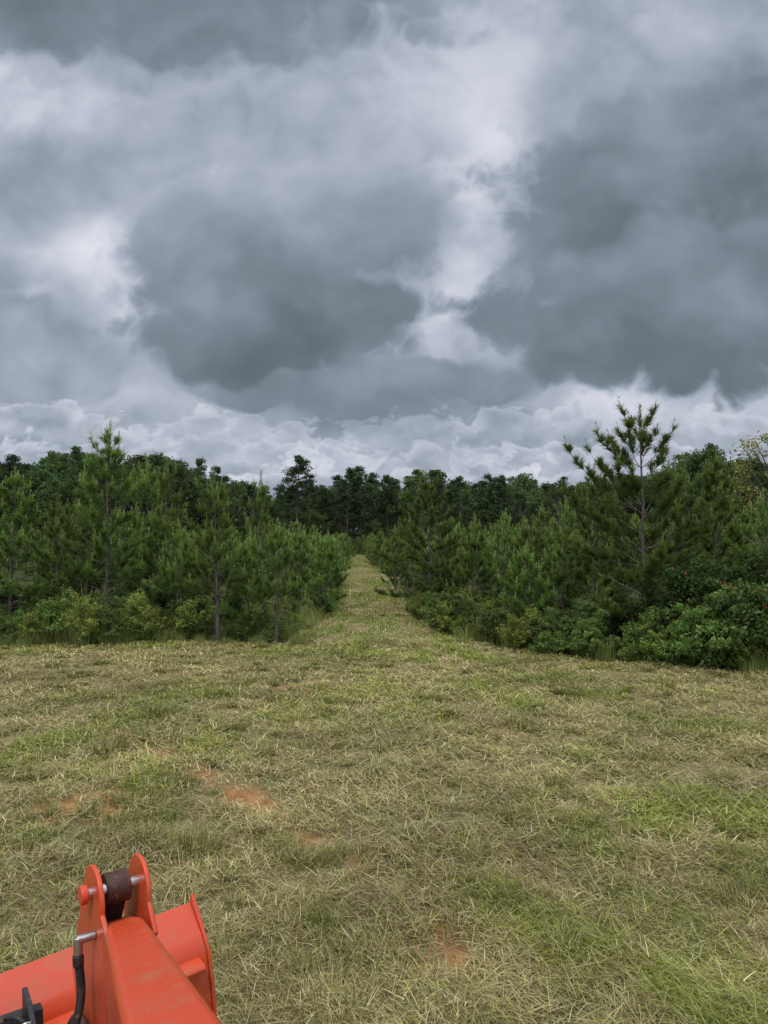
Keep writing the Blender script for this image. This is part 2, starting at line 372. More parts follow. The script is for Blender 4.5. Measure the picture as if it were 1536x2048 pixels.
# ------------------------------------------------------------ mown grass
def sample(n,y0,y1,pw):
    u=rng.random(n); e=2-pw
    y=(y0**e+(y1**e-y0**e)*u)**(1/e)
    x=rng.uniform(-1,1,n)*(.60*y+.9)
    return x,y
xs=[];ys=[]
for n_,a_,b_,pw in [(700000,2.4,17,1.75),(80000,16,24,1.0)]:
    x,y=sample(n_,a_,b_,pw); xs.append(x); ys.append(y)
y=24+86*rng.random(45000)**1.7; x=path_c(y)+rng.uniform(-1.6,1.6,45000); xs.append(x); ys.append(y)
x=np.concatenate(xs); y=np.concatenate(ys)
k=mow_depth(x,y)>rng.uniform(-.45,.10,len(x)); x=x[k];y=y[k]
bq=bare(x,y); k=rng.random(len(x))>bq*.90; x=x[k];y=y[k]
gr=green(x,y)
clump=fbm(n4,x*3.1,y*3.1,3)
k=rng.random(len(x))<np.clip(.26+1.8*(clump-.38)+.5*gr,0.08,1); x=x[k];y=y[k];gr=gr[k];clump=clump[k]
n=len(x)
isg=rng.random(n)<(.20+.70*gr)
upr=rng.random(n)<np.where(isg,.42,.18)
L=np.where(upr,rng.uniform(.025,.085,n)*(.7+.9*gr),rng.uniform(.04,.17,n))
lean=np.where(upr,np.abs(rng.normal(.35,.35,n)),rng.uniform(1.1,1.6,n))
curl=np.where(upr,rng.uniform(0,.9,n),rng.uniform(-.2,.5,n))
w=np.clip(y*.00078,.0026,.02)*rng.uniform(.6,1.7,n)
far=sstep(12,30,y); L=L*(1+.5*far)
az=rng.uniform(0,6.28,n)
al=rng.random(n)<.25; az=np.where(al,math.radians(115)+rng.normal(0,.35,n)+np.where(rng.random(n)<.5,0,math.pi),az)
pz=H(x,y)+np.where(upr,-.005,rng.uniform(.004,.05,n)*(.3+1.4*clump+.7*gr*gr))
pal_s=np.array([(.51,.445,.20),(.40,.335,.14),(.31,.21,.09),(.61,.555,.30),(.20,.13,.055),(.43,.395,.16)])
pal_g=np.array([(.165,.205,.033),(.25,.28,.055),(.35,.37,.095),(.09,.125,.02),(.39,.39,.12),(.28,.30,.058)])
tone=.54+.92*fbm(n2,x*1.1+3,y*1.1+8,4)
tone=tone*(1-.14*sstep(17,24,y))
col=np.where(isg[:,None],pal_g[rng.integers(0,6,n)],pal_s[rng.integers(0,6,n)])*(rng.uniform(.65,1.25,n)*tone)[:,None]
parts=[blades(x,y,pz,az,L,lean,w,curl,col,rng)]
tufts=[(-1.35,5.3,.20,.24),(-1.75,5.45,.14,.18),(-2.9,7.8,.16,.2),(-2.9,9.4,.16,.2),(-.25,3.6,.28,.18),(.95,3.95,.09,.22),(-.75,5.35,.2,.14),(1.05,5.9,.16,.14),(-.05,7.0,.12,.14),(-.1,3.95,.16,.12),(1.35,5.75,.14,.12),(-.55,5.1,.15,.15)]
for q in range(560):
    yy=3+13*random.random()**1.3; tufts.append((rng.uniform(-.58,.58)*yy,yy,rng.uniform(.04,.18),rng.uniform(.04,.13)))
for (cx,cy,r,hh) in tufts:
    m=int(200*(r/.15))+40; a=rng.uniform(0,6.28,m); q=r*np.sqrt(rng.random(m))
    tx=cx+np.cos(a)*q; ty=cy+np.sin(a)*q
    cc=pal_g[rng.integers(0,6,m)]*rng.uniform(.4,.9,m)[:,None]; dd=rng.random(m)<.2; cc[dd]=(.42,.36,.2)
    parts.append(blades(tx,ty,H(tx,ty)-.005,a+rng.normal(0,.5,m),hh*rng.uniform(.5,1.25,m),rng.uniform(.1,.85,m)*(.4+.6*q/r),np.clip(cy*.0008,.003,.012)*np.ones(m),rng.uniform(.2,.9,m),cc,rng))
m=9000; lx,ly=sample(m,2.5,10,1.6); kk=rng.random(m)<sstep(.40,.62,fbm(n3,lx*1.1+4,ly*1.1+4,3)); lx=lx[kk];ly=ly[kk]; m=len(lx)
cc=np.where(rng.random(m)[:,None]<.6,np.array([(.42,.45,.16)]),np.array([(.58,.52,.27)]))*rng.uniform(.6,1.1,m)[:,None]
parts.append(blades(lx,ly,H(lx,ly)+rng.uniform(.03,.07,m),rng.uniform(0,6.28,m),rng.uniform(.15,.34,m),rng.uniform(1.25,1.6,m),np.clip(ly*.0009,.0035,.01),rng.uniform(-.1,.35,m),cc,rng))
o=0;Vv=[];Tt=[];Qq=[];Cc=[]
for V,T,Q,C in parts:
    Vv.append(V);Tt.append(T+o);Qq.append(Q+o);Cc.append(C);o+=len(V)
m=20000; lx,ly=sample(m,2.6,16,1.6); kk=(mow_depth(lx,ly)>.2)&(fbm(n3,lx*1.3,ly*1.3,3)>.47); lx=lx[kk];ly=ly[kk]
V,Q,C=leafcloud(rng,np.stack([lx,ly,H(lx,ly)+.03],1),np.full(len(lx),.03),2,.017,np.array([.06,.11,.025]),np.array([.34,.37,.18]),rng.random(len(lx)),.3)
Vv.append(V);Qq.append(Q+o);Cc.append(C)
link(bpy.data.objects.new('mown_grass',np_mesh('mown_grass',np.concatenate(Vv),np.concatenate(Tt),np.concatenate(Qq),np.concatenate(Cc),(M_grass,),0,0)))

# ------------------------------------------------------------ plants library
PA=[make_pine('young_pine_a',4.0,11,1.15,.25,38,.013,low=.26,skip=.2,dead_low=True),make_pine('young_pine_b',3.0,12,1.2,.27,38,.013,low=.27,skip=.18,dead_low=True),make_pine('young_pine_c',5.0,13,1.15,.25,40,.014,low=.18,skip=.16,dead_low=True),
    make_pine('young_pine_d',2.8,14,1.3,.29,40,.013,low=.14,skip=.12),make_pine('young_pine_e',4.4,16,1.2,.26,38,.013,low=.18,irr=.35,skip=.18,dead_low=True),
    make_pine('young_pine_f',5.0,19,1.25,.29,40,.014,low=.10,skip=.12,irr=.35,pw=.85)]
HA=[4.,3.,5.,2.8,4.4,5.]
PB=[make_pine('plantation_pine_a',3.2,21,.65,.28,24,.026),make_pine('plantation_pine_b',3.0,22,.65,.30,24,.026),make_pine('plantation_pine_c',3.6,23,.65,.26,24,.026)]
HB=[3.2,3.0,3.6]
HA=[h*1.0+.30 for h in HA]; HB=[h+.25 for h in HB]
NT=[(-3.73,16.6,3.9,0,1),(-2.36,16.3,2.75,1,1.0),(-3.15,17.2,2.6,3,.8),(-3.25,19.6,4.2,0,.75),(-6.98,18.5,5.3,2,.95),(-6.37,20.2,4.65,4,.8),(-5.6,19.0,4.45,0,.8),
    (-7.7,17.4,3.4,4,.9),(-9.1,18.0,4.1,2,1.05),(-10.3,17.6,4.1,4,1.0),(-4.9,17.6,2.8,3,.9),(-2.0,26,2.7,3,.9),(-2.6,22.5,2.7,1,1.0),(-8.4,21,4.2,2,1),
    (1.75,27,4.7,5,1.05),(1.05,34,3.7,4,1.0),(2.9,24,3.2,3,.9),(3.7,19.2,2.85,1,1),(3.3,16.7,2.3,3,.95),(4.65,19.3,3.0,0,1.0),(5.5,15.6,5.15,5,1.1),(5.25,18.4,4.3,4,.85),
    (6.6,17.2,4.2,0,1.05),(7.6,17,4.4,2,1.0),(8.0,15.6,3.4,4,1.0),(2.3,31,3.5,0,1.1),(.55,41,3.3,3,1.0)]
for (x_,y_,h_,v_,wf) in NT:
    z_=float(H(x_,y_)); s=(h_-z_)/HA[v_]
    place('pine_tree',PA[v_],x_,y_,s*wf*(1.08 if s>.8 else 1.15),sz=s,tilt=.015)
plant=empty('pine_plantation')
cnt=0
for row in np.arange(-75,75,3.1):
    for yy in np.arange(20.5,122,2.7):
        x_=row-0.034*(yy-40)+random.gauss(0,.5); y_=yy+random.gauss(0,.6)
        if abs(x_)>.58*y_+2: continue
        edge=abs(x_-path_c(y_))
        if y_<106 and edge<(2.2 if y_<40 else 1.7): continue
        if y_<106 and mow_depth(x_,y_)>-.8: continue
        if min((x_-t[0])**2+(y_-t[1])**2 for t in NT)<2.2: continue
        if random.random()<(.36 if y_<34 else .14): continue
        h_=random.uniform(1.6,3.1)+.3*min(4,max(0,(edge-5)*.12))
        if edge>4 and random.random()<.18: h_+=1.0
        if y_<32:
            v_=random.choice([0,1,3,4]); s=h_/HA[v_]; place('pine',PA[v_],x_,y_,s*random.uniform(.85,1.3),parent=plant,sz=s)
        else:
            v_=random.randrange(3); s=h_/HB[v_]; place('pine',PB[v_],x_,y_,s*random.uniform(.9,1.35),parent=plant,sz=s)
        cnt+=1
for sd in (-1,1):
    yy=29.0
    while yy<108:
        y_=yy+random.gauss(0,.5); x_=float(path_c(y_))+sd*(float(path_hw(y_))+random.uniform(.5,1.2))
        h_=random.uniform(1.6,2.9)+(.3 if sd>0 else 0); v_=random.randrange(3); s=h_/HB[v_]
        if random.random()>.15 and min((x_-t[0])**2+(y_-t[1])**2 for t in NT)>1.6: place('pine',PB[v_],x_,y_,s*1.12,parent=plant,sz=s); cnt+=1
        yy+=2.3
for q in range(14):
    y_=random.uniform(108,113); x_=float(path_c(y_))+random.uniform(-5,5); s=random.uniform(.45,.8); place('pine',PB[q%3],x_,y_,s*1.3,parent=plant,sz=s)
print('plantation',cnt)

# ------------------------------------------------------------ brush along the edges
S_yel=[make_shrub('brush_a',1.05,.55,31,.036,20,(.06,.09,.02),(.27,.30,.07)),make_shrub('brush_b',.8,.5,32,.032,20,(.05,.08,.02),(.21,.26,.055),red=.015)]
S_drk=[make_shrub('brush_c',1.3,.65,33,.045,22,(.022,.042,.013),(.10,.15,.038),red=.015),make_shrub('brush_d',2.2,.95,34,.050,30,(.016,.034,.011),(.065,.105,.029),red=.015,crad=.17,dens=40)]
S_grn=[make_shrub('brush_e',1.0,.6,35,.042,20,(.04,.075,.02),(.16,.235,.06))]
TG=[make_tallgrass('tall_grass_a',41,170,1.15,.35,(.08,.13,.03),(.27,.32,.10)),make_tallgrass('tall_grass_b',42,170,.8,.4,(.11,.15,.035),(.34,.37,.12)),make_tallgrass('tall_grass_c',43,110,1.6,.3,(.09,.15,.06),(.28,.34,.18),.016)]
brush=empty('roadside_brush'); tgp=empty('tall_grass')
for q in range(480):
    x_=-17+15.2*random.random(); t=random.random(); ly=float(np.interp(x_,LE[:,0],LE[:,1]))+.9*(float(fbm(n4,x_*.6,2.2,3))-.5); y_=ly-.1+t*1.8
    if x_>-4.5 and random.random()<.45: continue
    big=.70+.90*float(n3(x_*.7,4.4))
    if x_>-4.5: big*=.55
    r_=random.random()
    if r_<.74: place('clump',TG[random.randrange(2)],x_,y_,random.uniform(.45,.95)*(.55+.45*t)*big,parent=tgp)
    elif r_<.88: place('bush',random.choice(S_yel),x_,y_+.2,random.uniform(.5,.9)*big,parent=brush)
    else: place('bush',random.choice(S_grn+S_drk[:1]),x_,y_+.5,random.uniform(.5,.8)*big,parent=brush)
for x_,y_,s in [(-6.7,16.5,.95),(-5.6,16.9,.75),(-8.9,16.4,.6),(3.25,15.6,.5),(-9.6,16.2,.7)]: place('clump',TG[2],x_,y_,s,parent=tgp)
for q in range(370):
    t=random.random(); 
    x_=.9+13*t**.9; ry=float(np.interp(x_,RE[:,0],RE[:,1]))+1.0*(float(fbm(n4,x_*.8,5.2,3))-.5); dpt=random.random(); y_=ry+.05+dpt*2.2
    x_+=.3*(x_<2.5)
    big=.65+.95*float(n3(x_*.9,8.4))
    r_=random.random()
    if x_<4.3:
        if r_<.45: place('bush',random.choice(S_yel+S_grn),x_,y_,random.uniform(.6,1.05)*big,parent=brush)
        elif r_<.85: place('clump',random.choice(TG[:2]),x_,y_,random.uniform(.35,.85)*big,parent=tgp)
        else: place('bush',S_drk[0],x_,y_+.4,random.uniform(.5,.8)*big,parent=brush)
    else:
        if r_<.33: place('bush',random.choice(S_grn+S_yel[1:]),x_,y_,random.uniform(.6,1.1)*big,parent=brush)
        elif r_<.60: place('clump',TG[random.randrange(2)],x_,y_-.15,random.uniform(.35,.75)*big,parent=tgp)
        elif r_<.88: place('bush',S_drk[0],x_,y_+.3,random.uniform(.6,1.15)*big,parent=brush)
        else: place('bush',S_drk[1],x_,y_+.9,random.uniform(.5,.9)*big,parent=brush)
for q in range(440):
    y_=17+60*random.random()**1.6; sd=random.choice([-1,1]); off=float(path_hw(y_))+.3*(y_<24)+random.uniform(-.15,1.3)
    x_=float(path_c(y_))+sd*off
    if mow_depth(x_,y_)>0.15: continue
    r_=random.random()
    if r_<.65: place('clump',random.choice(TG[:2]),x_,y_,random.uniform(.2,.65),parent=tgp)
    else: place('bush',random.choice(S_yel+S_grn+[S_drk[0]]),x_,y_,random.uniform(.3,.65 if sd<0 else .95),parent=brush)
for q in range(280):
    y_=18+30*random.random(); x_=random.uniform(-.6,.6)*y_
    if mow_depth(x_,y_)>-1.2: continue
    place('bush',random.choice(S_grn+S_yel+S_drk),x_,y_,random.uniform(.5,1.0),parent=brush)
for x_,y_,s in [(7.1,14.0,.95),(7.9,14.3,1.1),(8.6,14.0,1.15),(6.4,14.4,.65)]: place('shrub',S_drk[1],x_,y_,s)
bt=make_farleaf('oak_young',5.2,51,.27,(.05,.06,.02),(.24,.21,.06),60,.05,.2,60,.06)
place('oak_tree',bt,10.1,18.6,1.0)
place('oak_tree',bt,11.6,17.0,.85)

# ------------------------------------------------------------ far forest
FL=[make_farleaf('forest_oak_a',13,61),make_farleaf('forest_oak_b',12,62,.30,(.027,.048,.018),(.105,.150,.046)),make_farleaf('forest_oak_c',11,63,.38,(.020,.037,.016),(.078,.115,.040))]
FLH=[13,12,11]
FP=[make_farpine('forest_pine_a',15,71,.45),make_farpine('forest_pine_b',16,72,.5,.15),make_farpine('forest_pine_c',14,73,.38,.19)]
FPH=[15,16,14]
forest=empty('distant_forest')
AZ=np.array([-.60,-.5,-.42,-.33,-.27,-.22,-.19,-.15,-.10,-.03,.02,.10,.16,.22,.28,.36,.44,.5,.6])
TP=np.array([.114,.108,.118,.116,.102,.084,.074,.070,.076,.092,.093,.093,.080,.082,.084,.100,.120,.105,.110])
for layer,(d0,cn) in enumerate([(120,85),(130,85),(142,80),(156,75),(172,65),(190,55)]):
    for q in range(cn):
        u=-.63+1.26*(q+random.random())/cn; d=d0+random.uniform(-5,5)
        if u<-.15: d*=.86
        hh=2.2+np.interp(u,AZ,TP)*d*(1+random.gauss(-.08,.115)) -float(H(u*d,d))
        lf=(u<-.22) or (u>.17)
        if random.random()<(.75 if lf else .22): v=random.randrange(3); me,h0=FL[v],FLH[v]
        else: v=random.randrange(3); me,h0=FP[v],FPH[v]
        s=hh/h0; place('tree',me,u*d,d,s*random.uniform(.85,1.15),parent=forest,sz=s)
for q in range(230):
    u=-.63+1.26*random.random(); d=random.uniform(114,165)
    if u<-.15: d*=.9
    v=random.randrange(3); s=random.uniform(.3,.55); place('tree',FL[v],u*d,d,s*1.4,parent=forest,sz=s)
for q in range(70):
    u=-.63+1.26*(q+random.random())/70; v=random.randrange(3); place('tree',FL[v],u*150,150+random.uniform(-3,3),1.0,parent=forest,sz=.6)
lp=make_farpine('tall_pine',16.5,81,.5,.21,95)
place('tall_pine_tree',lp,-.120*108,108,.98,sz=.86)

# ------------------------------------------------------------ loader
def paint(name,base,rough=.35,dirt=.35,coat=.12,metal=0):
    m,nt=new_mat(name); N=nt.nodes; Lk=nt.links
    out=N.new('ShaderNodeOutputMaterial'); p=N.new('ShaderNodeBsdfPrincipled')
    tc=N.new('ShaderNodeTexCoord'); nz=N.new('ShaderNodeTexNoise'); nz.inputs['Scale'].default_value=7; nz.inputs['Detail'].default_value=8; nz.inputs['Roughness'].default_value=.7
    Lk.new(tc.outputs['Object'],nz.inputs[0])
    n2_=N.new('ShaderNodeTexNoise'); n2_.inputs['Scale'].default_value=90; n2_.inputs['Detail'].default_value=4; Lk.new(tc.outputs['Object'],n2_.inputs[0])
    cr=N.new('ShaderNodeMapRange'); cr.inputs['From Min'].default_value=.48; cr.inputs['From Max'].default_value=.74; cr.inputs['To Max'].default_value=dirt; Lk.new(nz.outputs[0],cr.inputs[0])
    c2=N.new('ShaderNodeMapRange'); c2.inputs['From Min'].default_value=.60; c2.inputs['From Max'].default_value=.70; c2.inputs['To Max'].default_value=dirt; Lk.new(n2_.outputs[0],c2.inputs[0])
    ad=N.new('ShaderNodeMath'); ad.operation='ADD'; ad.use_clamp=True; Lk.new(cr.outputs[0],ad.inputs[0]); Lk.new(c2.outputs[0],ad.inputs[1])
    mx=N.new('ShaderNodeMix'); mx.data_type='RGBA'; mx.inputs[6].default_value=(*base,1); mx.inputs[7].default_value=(.28,.14,.07,1); Lk.new(ad.outputs[0],mx.inputs[0])
    Lk.new(mx.outputs[2],p.inputs['Base Color'])
    rr=N.new('ShaderNodeMapRange'); rr.inputs['To Min'].default_value=rough; rr.inputs['To Max'].default_value=.8; Lk.new(ad.outputs[0],rr.inputs[0]); Lk.new(rr.outputs[0],p.inputs['Roughness'])
    p.inputs['Coat Weight'].default_value=coat; p.inputs['Coat Roughness'].default_value=.2; p.inputs['Metallic'].default_value=metal
    p.inputs['Specular IOR Level'].default_value=.3
    Lk.new(p.outputs[0],out.inputs[0]); return m
M_or=paint('orange_paint',(.54,.055,.015),.36,.55,.2)
M_blk=paint('black_steel',(.02,.02,.022),.5,.3,0)
M_eye=paint('greasy_steel',(.05,.018,.012),.5,.6,0)
M_rub=paint('rubber',(.015,.015,.015),.55,.35,0)
M_st=paint('steel',(.45,.44,.42),.3,.4,0,.9)
M_wh=paint('white_print',(.7,.7,.7),.5,.05,0)
loader=empty('tractor_loader')
K=Vector((-.755,2.12,1.17)); hd=math.radians(36)
loader.matrix_world=Matrix.Translation(K)@Matrix.Rotation(hd,4,'Z')
def addm(name,bm,mat,bevel=0.004,parent=None,segs=2):
    bmesh.ops.recalc_face_normals(bm,faces=bm.faces)
    me=bpy.data.meshes.new(name); bm.to_mesh(me); bm.free(); me.materials.append(mat)
    o=bpy.data.objects.new(name,me); link(o,parent or loader)
    if bevel:
        b=o.modifiers.new('b','BEVEL'); b.width=bevel; b.segments=segs; b.limit_method='ANGLE'; b.angle_limit=math.radians(40)
        me.polygons.foreach_set('use_smooth',[True]*len(me.polygons)); 
        o.modifiers.new('w','WEIGHTED_NORMAL')
    return o
def prism(name,poly,r0,r1,mat,bevel=.004,parent=None,taper=0,skew=0):
    tp=lambda f: taper*max(0,-f)
    sk=lambda f: skew*max(0,-f)
    bm=bmesh.new(); a=[bm.verts.new((r0-tp(f)+sk(f),f,u)) for f,u in poly]; b=[bm.verts.new((r1+tp(f)+sk(f),f,u)) for f,u in poly]
    bm.faces.new(a); bm.faces.new(b[::-1]); n=len(poly)
    for i in range(n): bm.faces.new((a[i],a[(i+1)%n],b[(i+1)%n],b[i]))
    return addm(name,bm,mat,bevel,parent)
def cyl(name,p0,p1,r,mat,seg=24,bevel=.003,parent=None):
    bm=bmesh.new(); p0=Vector(p0);p1=Vector(p1); d=p1-p0
    bmesh.ops.create_cone(bm,cap_ends=True,segments=seg,radius1=r,radius2=r,depth=d.length)
    q=d.to_track_quat('Z','Y'); bmesh.ops.transform(bm,matrix=Matrix.Translation((p0+p1)/2)@q.to_matrix().to_4x4(),verts=bm.verts)
    return addm(name,bm,mat,bevel,parent)
def tube(name,pts,r,mat,res=12,parent=None):
    cu=bpy.data.curves.new(name,'CURVE'); cu.dimensions='3D'; cu.bevel_depth=r; cu.bevel_resolution=4; cu.resolution_u=res; cu.use_fill_caps=True
    s=cu.splines.new('NURBS'); s.points.add(len(pts)-1)
    for p_,c in zip(s.points,pts): p_.co=(*c,1)
    s.use_endpoint_u=True; s.order_u=4
    o=bpy.data.objects.new(name,cu); cu.materials.append(mat); link(o,parent or loader); return o
def arc(cf,cu_,r,a0,a1,n=14):
    return [(cf+r*math.cos(math.radians(a0+(a1-a0)*i/n)),cu_+r*math.sin(math.radians(a0+(a1-a0)*i/n))) for i in range(n+1)]
def arm(r0):
    prism('boom_rear',[(-2.2,.44),(-.9,.185),(-.10,.0),(.02,-.05),(-.02,-.20),(-.2,-.21),(-.9,-.06),(-2.2,.18)],r0-.052,r0+.052,M_or,.022,taper=.034,skew=-.19)
    prism('boom_front',[(-.06,-.04),(.05,-.06),(.16,-.20),(.44,-.70),(.47,-.84),(.40,-.86),(.30,-.74),(-.05,-.21)],r0-.048,r0+.048,M_or,.012)
    pl=arc(0,.040,.088,30,190)+[(-.20,-.06),(-.30,-.10),(-.30,-.20),(-.10,-.36),(.14,-.38),(.22,-.26),(.14,-.06)]
    prism('knee_plate_outer',pl,r0-.080,r0-.066,M_or,.004)
    prism('knee_plate_inner',arc(0,.040,.088,30,190)+[(-.14,-.04),(-.10,-.10),(.12,-.14),(.14,-.04)],r0+.048,r0+.062,M_or,.004)
    cyl('knee_pin',(r0-.100,0,.055),(r0+.072,0,.055),.016,M_st)
    cyl('pin_head',(r0-.112,0,.055),(r0-.092,0,.055),.026,M_or)
    cyl('cylinder_eye',(r0-.042,.02,.045),(r0+.026,.02,.045),.044,M_eye)
    cyl('bucket_cylinder',(r0-.005,.03,.02),(r0-.005,.30,-.42),.032,M_blk)
    cyl('bucket_cylinder_rod',(r0-.005,.30,-.42),(r0-.005,.40,-.62),.018,M_st)
arm(0.0); arm(-1.02)
cyl('hose_fitting',(-.130,-.04,-.045),(-.08,-.04,-.045),.012,M_st)
cyl('hose_elbow',(-.126,-.042,-.085),(-.126,-.04,-.038),.012,M_st)
cyl('hose_nut',(-.126,-.045,-.115),(-.126,-.042,-.085),.016,M_rub,6)
tube('hydraulic_hose',[(-.126,-.045,-.10),(-.122,-.05,-.14),(-.118,-.06,-.19),(-.145,-.08,-.27),(-.190,-.09,-.34),(-.195,-.08,-.46),(-.15,.0,-.62),(-.12,.1,-.70)],.0115,M_rub)
tube('hydraulic_hose_lower',[(-.11,.14,-.40),(-.105,.08,-.31),(-.10,.0,-.29),(-.10,-.06,-.36),(-.11,-.04,-.50),(-.11,.0,-.66)],.0125,M_rub)
bk=bpy.data.objects.new('bucket',None); link(bk,loader)
bk.matrix_local=Matrix.Translation((.165,-.125,-.090))@Matrix.Translation((.31,.70,-.36))@Matrix.Rotation(math.radians(-4.5),4,'Y')@Matrix.Translation((-.31,-.70,.36))
outer=[(.80,-.30),(.70,-.385),(.66,-.44),(.645,-.62),(.66,-.80),(.74,-.93),(.90,-.97),(1.32,-.98)]
inner=[(1.32,-.965),(.90,-.95),(.755,-.915),(.678,-.79),(.663,-.62),(.677,-.445),(.712,-.40),(.812,-.315)]
BR0,BR1=-1.70,.31
prism('bucket_shell',outer+inner,BR0,BR1,M_or,.002,bk)
side=[(.79,-.262),(.69,-.385),(.65,-.44),(.635,-.62),(.65,-.805),(.735,-.94),(.90,-.98),(1.33,-.99),(1.33,-.96),(1.05,-.84),(.84,-.60),(.82,-.33)]
prism('bucket_side_right',side,BR1+.0005,BR1+.014,M_or,.002,bk)
prism('bucket_side_left',side,BR0-.014,BR0-.0005,M_or,.002,bk)
prism('bucket_stiffener',[(.665,-.446),(.605,-.450),(.596,-.462),(.600,-.478),(.652,-.500)],BR0+.02,BR1-.03,M_or,.003,bk)
prism('bucket_stiffener_lower',[(.648,-.60),(.612,-.62),(.61,-.69),(.65,-.72)],BR0+.02,BR1-.03,M_or,.003,bk)
def lip(r,t,off):
    f=.66+(.70-.66)*t; u=-.44+(-.385+.44)*t; n=Vector((0,-.055,.045)).normalized()*off
    return (r,f+n.y,u+n.z)
bm=bmesh.new()
bm.faces.new([bm.verts.new(lip(*q)) for q in [(.10,.12,.003),(.16,.12,.003),(.16,.88,.003),(.10,.88,.003)]])
addm('warning_label',bm,M_blk,0,bk)
bm=bmesh.new()
for j,(a_,b_) in enumerate([(.107,.13),(.107,.152),(.107,.14)]):
    t0=.66-.20*j; bm.faces.new([bm.verts.new(lip(*q)) for q in [(a_,t0,.005),(b_,t0,.005),(b_,t0+.09,.005),(a_,t0+.09,.005)]])
addm('label_print',bm,M_wh,0,bk)
at_=bpy.data.objects.new('quick_attach',None); link(at_,loader); at_.location=(0,0,.13)
prism('attach_plate',[(.47,-.60),(.43,-.60),(.38,-.86),(.44,-.95),(.48,-.90)],-.90,-.12,M_blk,.004,at_)
for r_ in (-.30,-.17,-.86):
    prism('attach_rib',[(.46,-.53),(.38,-.54),(.20,-.64),(.24,-.76),(.42,-.86)],r_-.008,r_+.008,M_blk,.002,at_)
cyl('attach_cross_tube',(-.97,.34,-.70),(-.05,.34,-.70),.032,M_blk,parent=at_)
sp_pts=[(-.215+.018*math.cos(t*.9),.20+.018*math.sin(t*.9),-.50-.0030*t) for t in range(0,70)]
tube('lock_spring',sp_pts,.004,M_st,3,at_)
tube('lock_handle',[(-.25,.30,-.52),(-.23,.24,-.48),(-.20,.22,-.51),(-.19,.24,-.58)],.008,M_blk,parent=at_)
tube('lock_lever',[(-.46,.20,-.66),(-.44,.12,-.54),(-.40,.02,-.49),(-.39,-.1,-.50),(-.39,-.3,-.54)],.030,M_or,parent=at_)
cyl('loader_cross_tube',(-1.15,-.9,.04),(-.22,-.9,.04),.038,M_or)

# ------------------------------------------------------------ sky: clouded dome sector + simple overcast world
SUN_EL,SUN_AZ=math.radians(58),math.radians(200)
class PN:
    def __init__(s,seed):
        a=np.random.default_rng(seed).random((256,256))*2*np.pi; s.gx=np.cos(a); s.gy=np.sin(a)
    def __call__(s,x,y):
        xi=np.floor(x).astype(int); yi=np.floor(y).astype(int); fx=x-xi; fy=y-yi
        u=fx**3*(fx*(fx*6-15)+10); v=fy**3*(fy*(fy*6-15)+10)
        def g(i,j): 
            a=(xi+i)%256; b=(yi+j)%256; return s.gx[a,b]*(fx-i)+s.gy[a,b]*(fy-j)
        return ((g(0,0)*(1-u)+g(1,0)*u)*(1-v)+(g(0,1)*(1-u)+g(1,1)*u)*v)*1.5
pn=[PN(100+i) for i in range(10)]
def pf(k,x,y,o=5,ro=.5):
    t=0;a=1;s=0;c,si=.8,.6
    for i in range(o):
        t=t+a*pn[(k+i)%10](x+11.7*i,y+5.1*i); s+=a; a*=ro; x,y=(c*x-si*y)*2.03,(si*x+c*y)*2.03
    return t/s
def bil(k,x,y,o=5,ro=.5):
    t=0;a=1;s=0;c,si=.8,.6
    for i in range(o):
        t=t+a*np.abs(pn[(k+i)%10](x+7.7*i,y+3.1*i)); s+=a; a*=ro; x,y=(c*x-si*y)*2.1,(si*x+c*y)*2.1
    return t/s
az=np.radians(np.concatenate([np.linspace(-88,-36,80)[:-1],np.linspace(-36,36,860),np.linspace(36,88,80)[1:]]))
el=np.radians(np.concatenate([np.linspace(-2,2,12)[:-1],np.linspace(2,40,560),np.linspace(40,62,50)[1:]]))
A,E=np.meshgrid(az,el)
Dx,Dy,Dz=np.sin(A)*np.cos(E),np.cos(A)*np.cos(E),np.sin(E)
yy_=np.maximum(Dy,.18)
U=Dx/yy_; Vv_=Dz/yy_
w1x,w1y=pf(0,U*3,Vv_*3,2),pf(3,U*3,Vv_*3,2)
w2x,w2y=pf(1,U*8,Vv_*8,3,.5),pf(5,U*8,Vv_*8,3,.5)
wf=pf(7,U*28,Vv_*28,3,.5); wf2=pf(8,U*28,Vv_*28,3,.5)
mid=pf(9,U*5+.2*w2x,Vv_*7+.2*w2y,4,.45)
mid2=pf(2,U*10+.2*w2x,Vv_*13+.2*w2y,3,.45)
PU=U+.05*w1x+.03*w2x+.005*wf; PV=Vv_+.045*w1y+.03*w2y+.005*wf2
puff=bil(2,(U+.015*w2x)*10+.08*wf,(Vv_+.015*w2y)*11+.08*wf2,5,.48)
def gb(u,v,ru,rv): return np.exp(-(((PU-u)/ru)**2+((PV-v)/rv)**2))
def mass(lst,edge,k=.9,gain=.16):
    f=-9*np.ones_like(U)
    for (u,v,ru,rv) in lst:
        f=np.maximum(f,1-np.sqrt(((PU-u)/ru)**2+((PV-v)/rv)**2))
    f=f+gain+k*(puff-.20)+.08*mid2
    return sstep(0,edge,f),f
S=.565+.18*mid+.08*w1x+.08*mid2+.22*(puff-.22)
for (u,v,ru,rv,a) in [(.062,.64,.14,.14,.15),(.13,.54,.05,.09,.20),(-.479,.60,.14,.07,.13),(.07,.42,.06,.12,.12),(.062,.33,.08,.05,.20),(-.404,.40,.09,.06,.30),(-.34,.33,.05,.04,.24),(-.495,.305,.035,.045,.26),(-.48,.22,.14,.05,-.12),(-.25,.52,.16,.07,-.04),(-.45,.50,.12,.04,-.08),(.36,.20,.22,.03,.16),(-.36,.19,.15,.025,.16)]:
    S=S+a*gb(u,v,ru,rv)
def over(S,m,val): return S*(1-m)+val*m
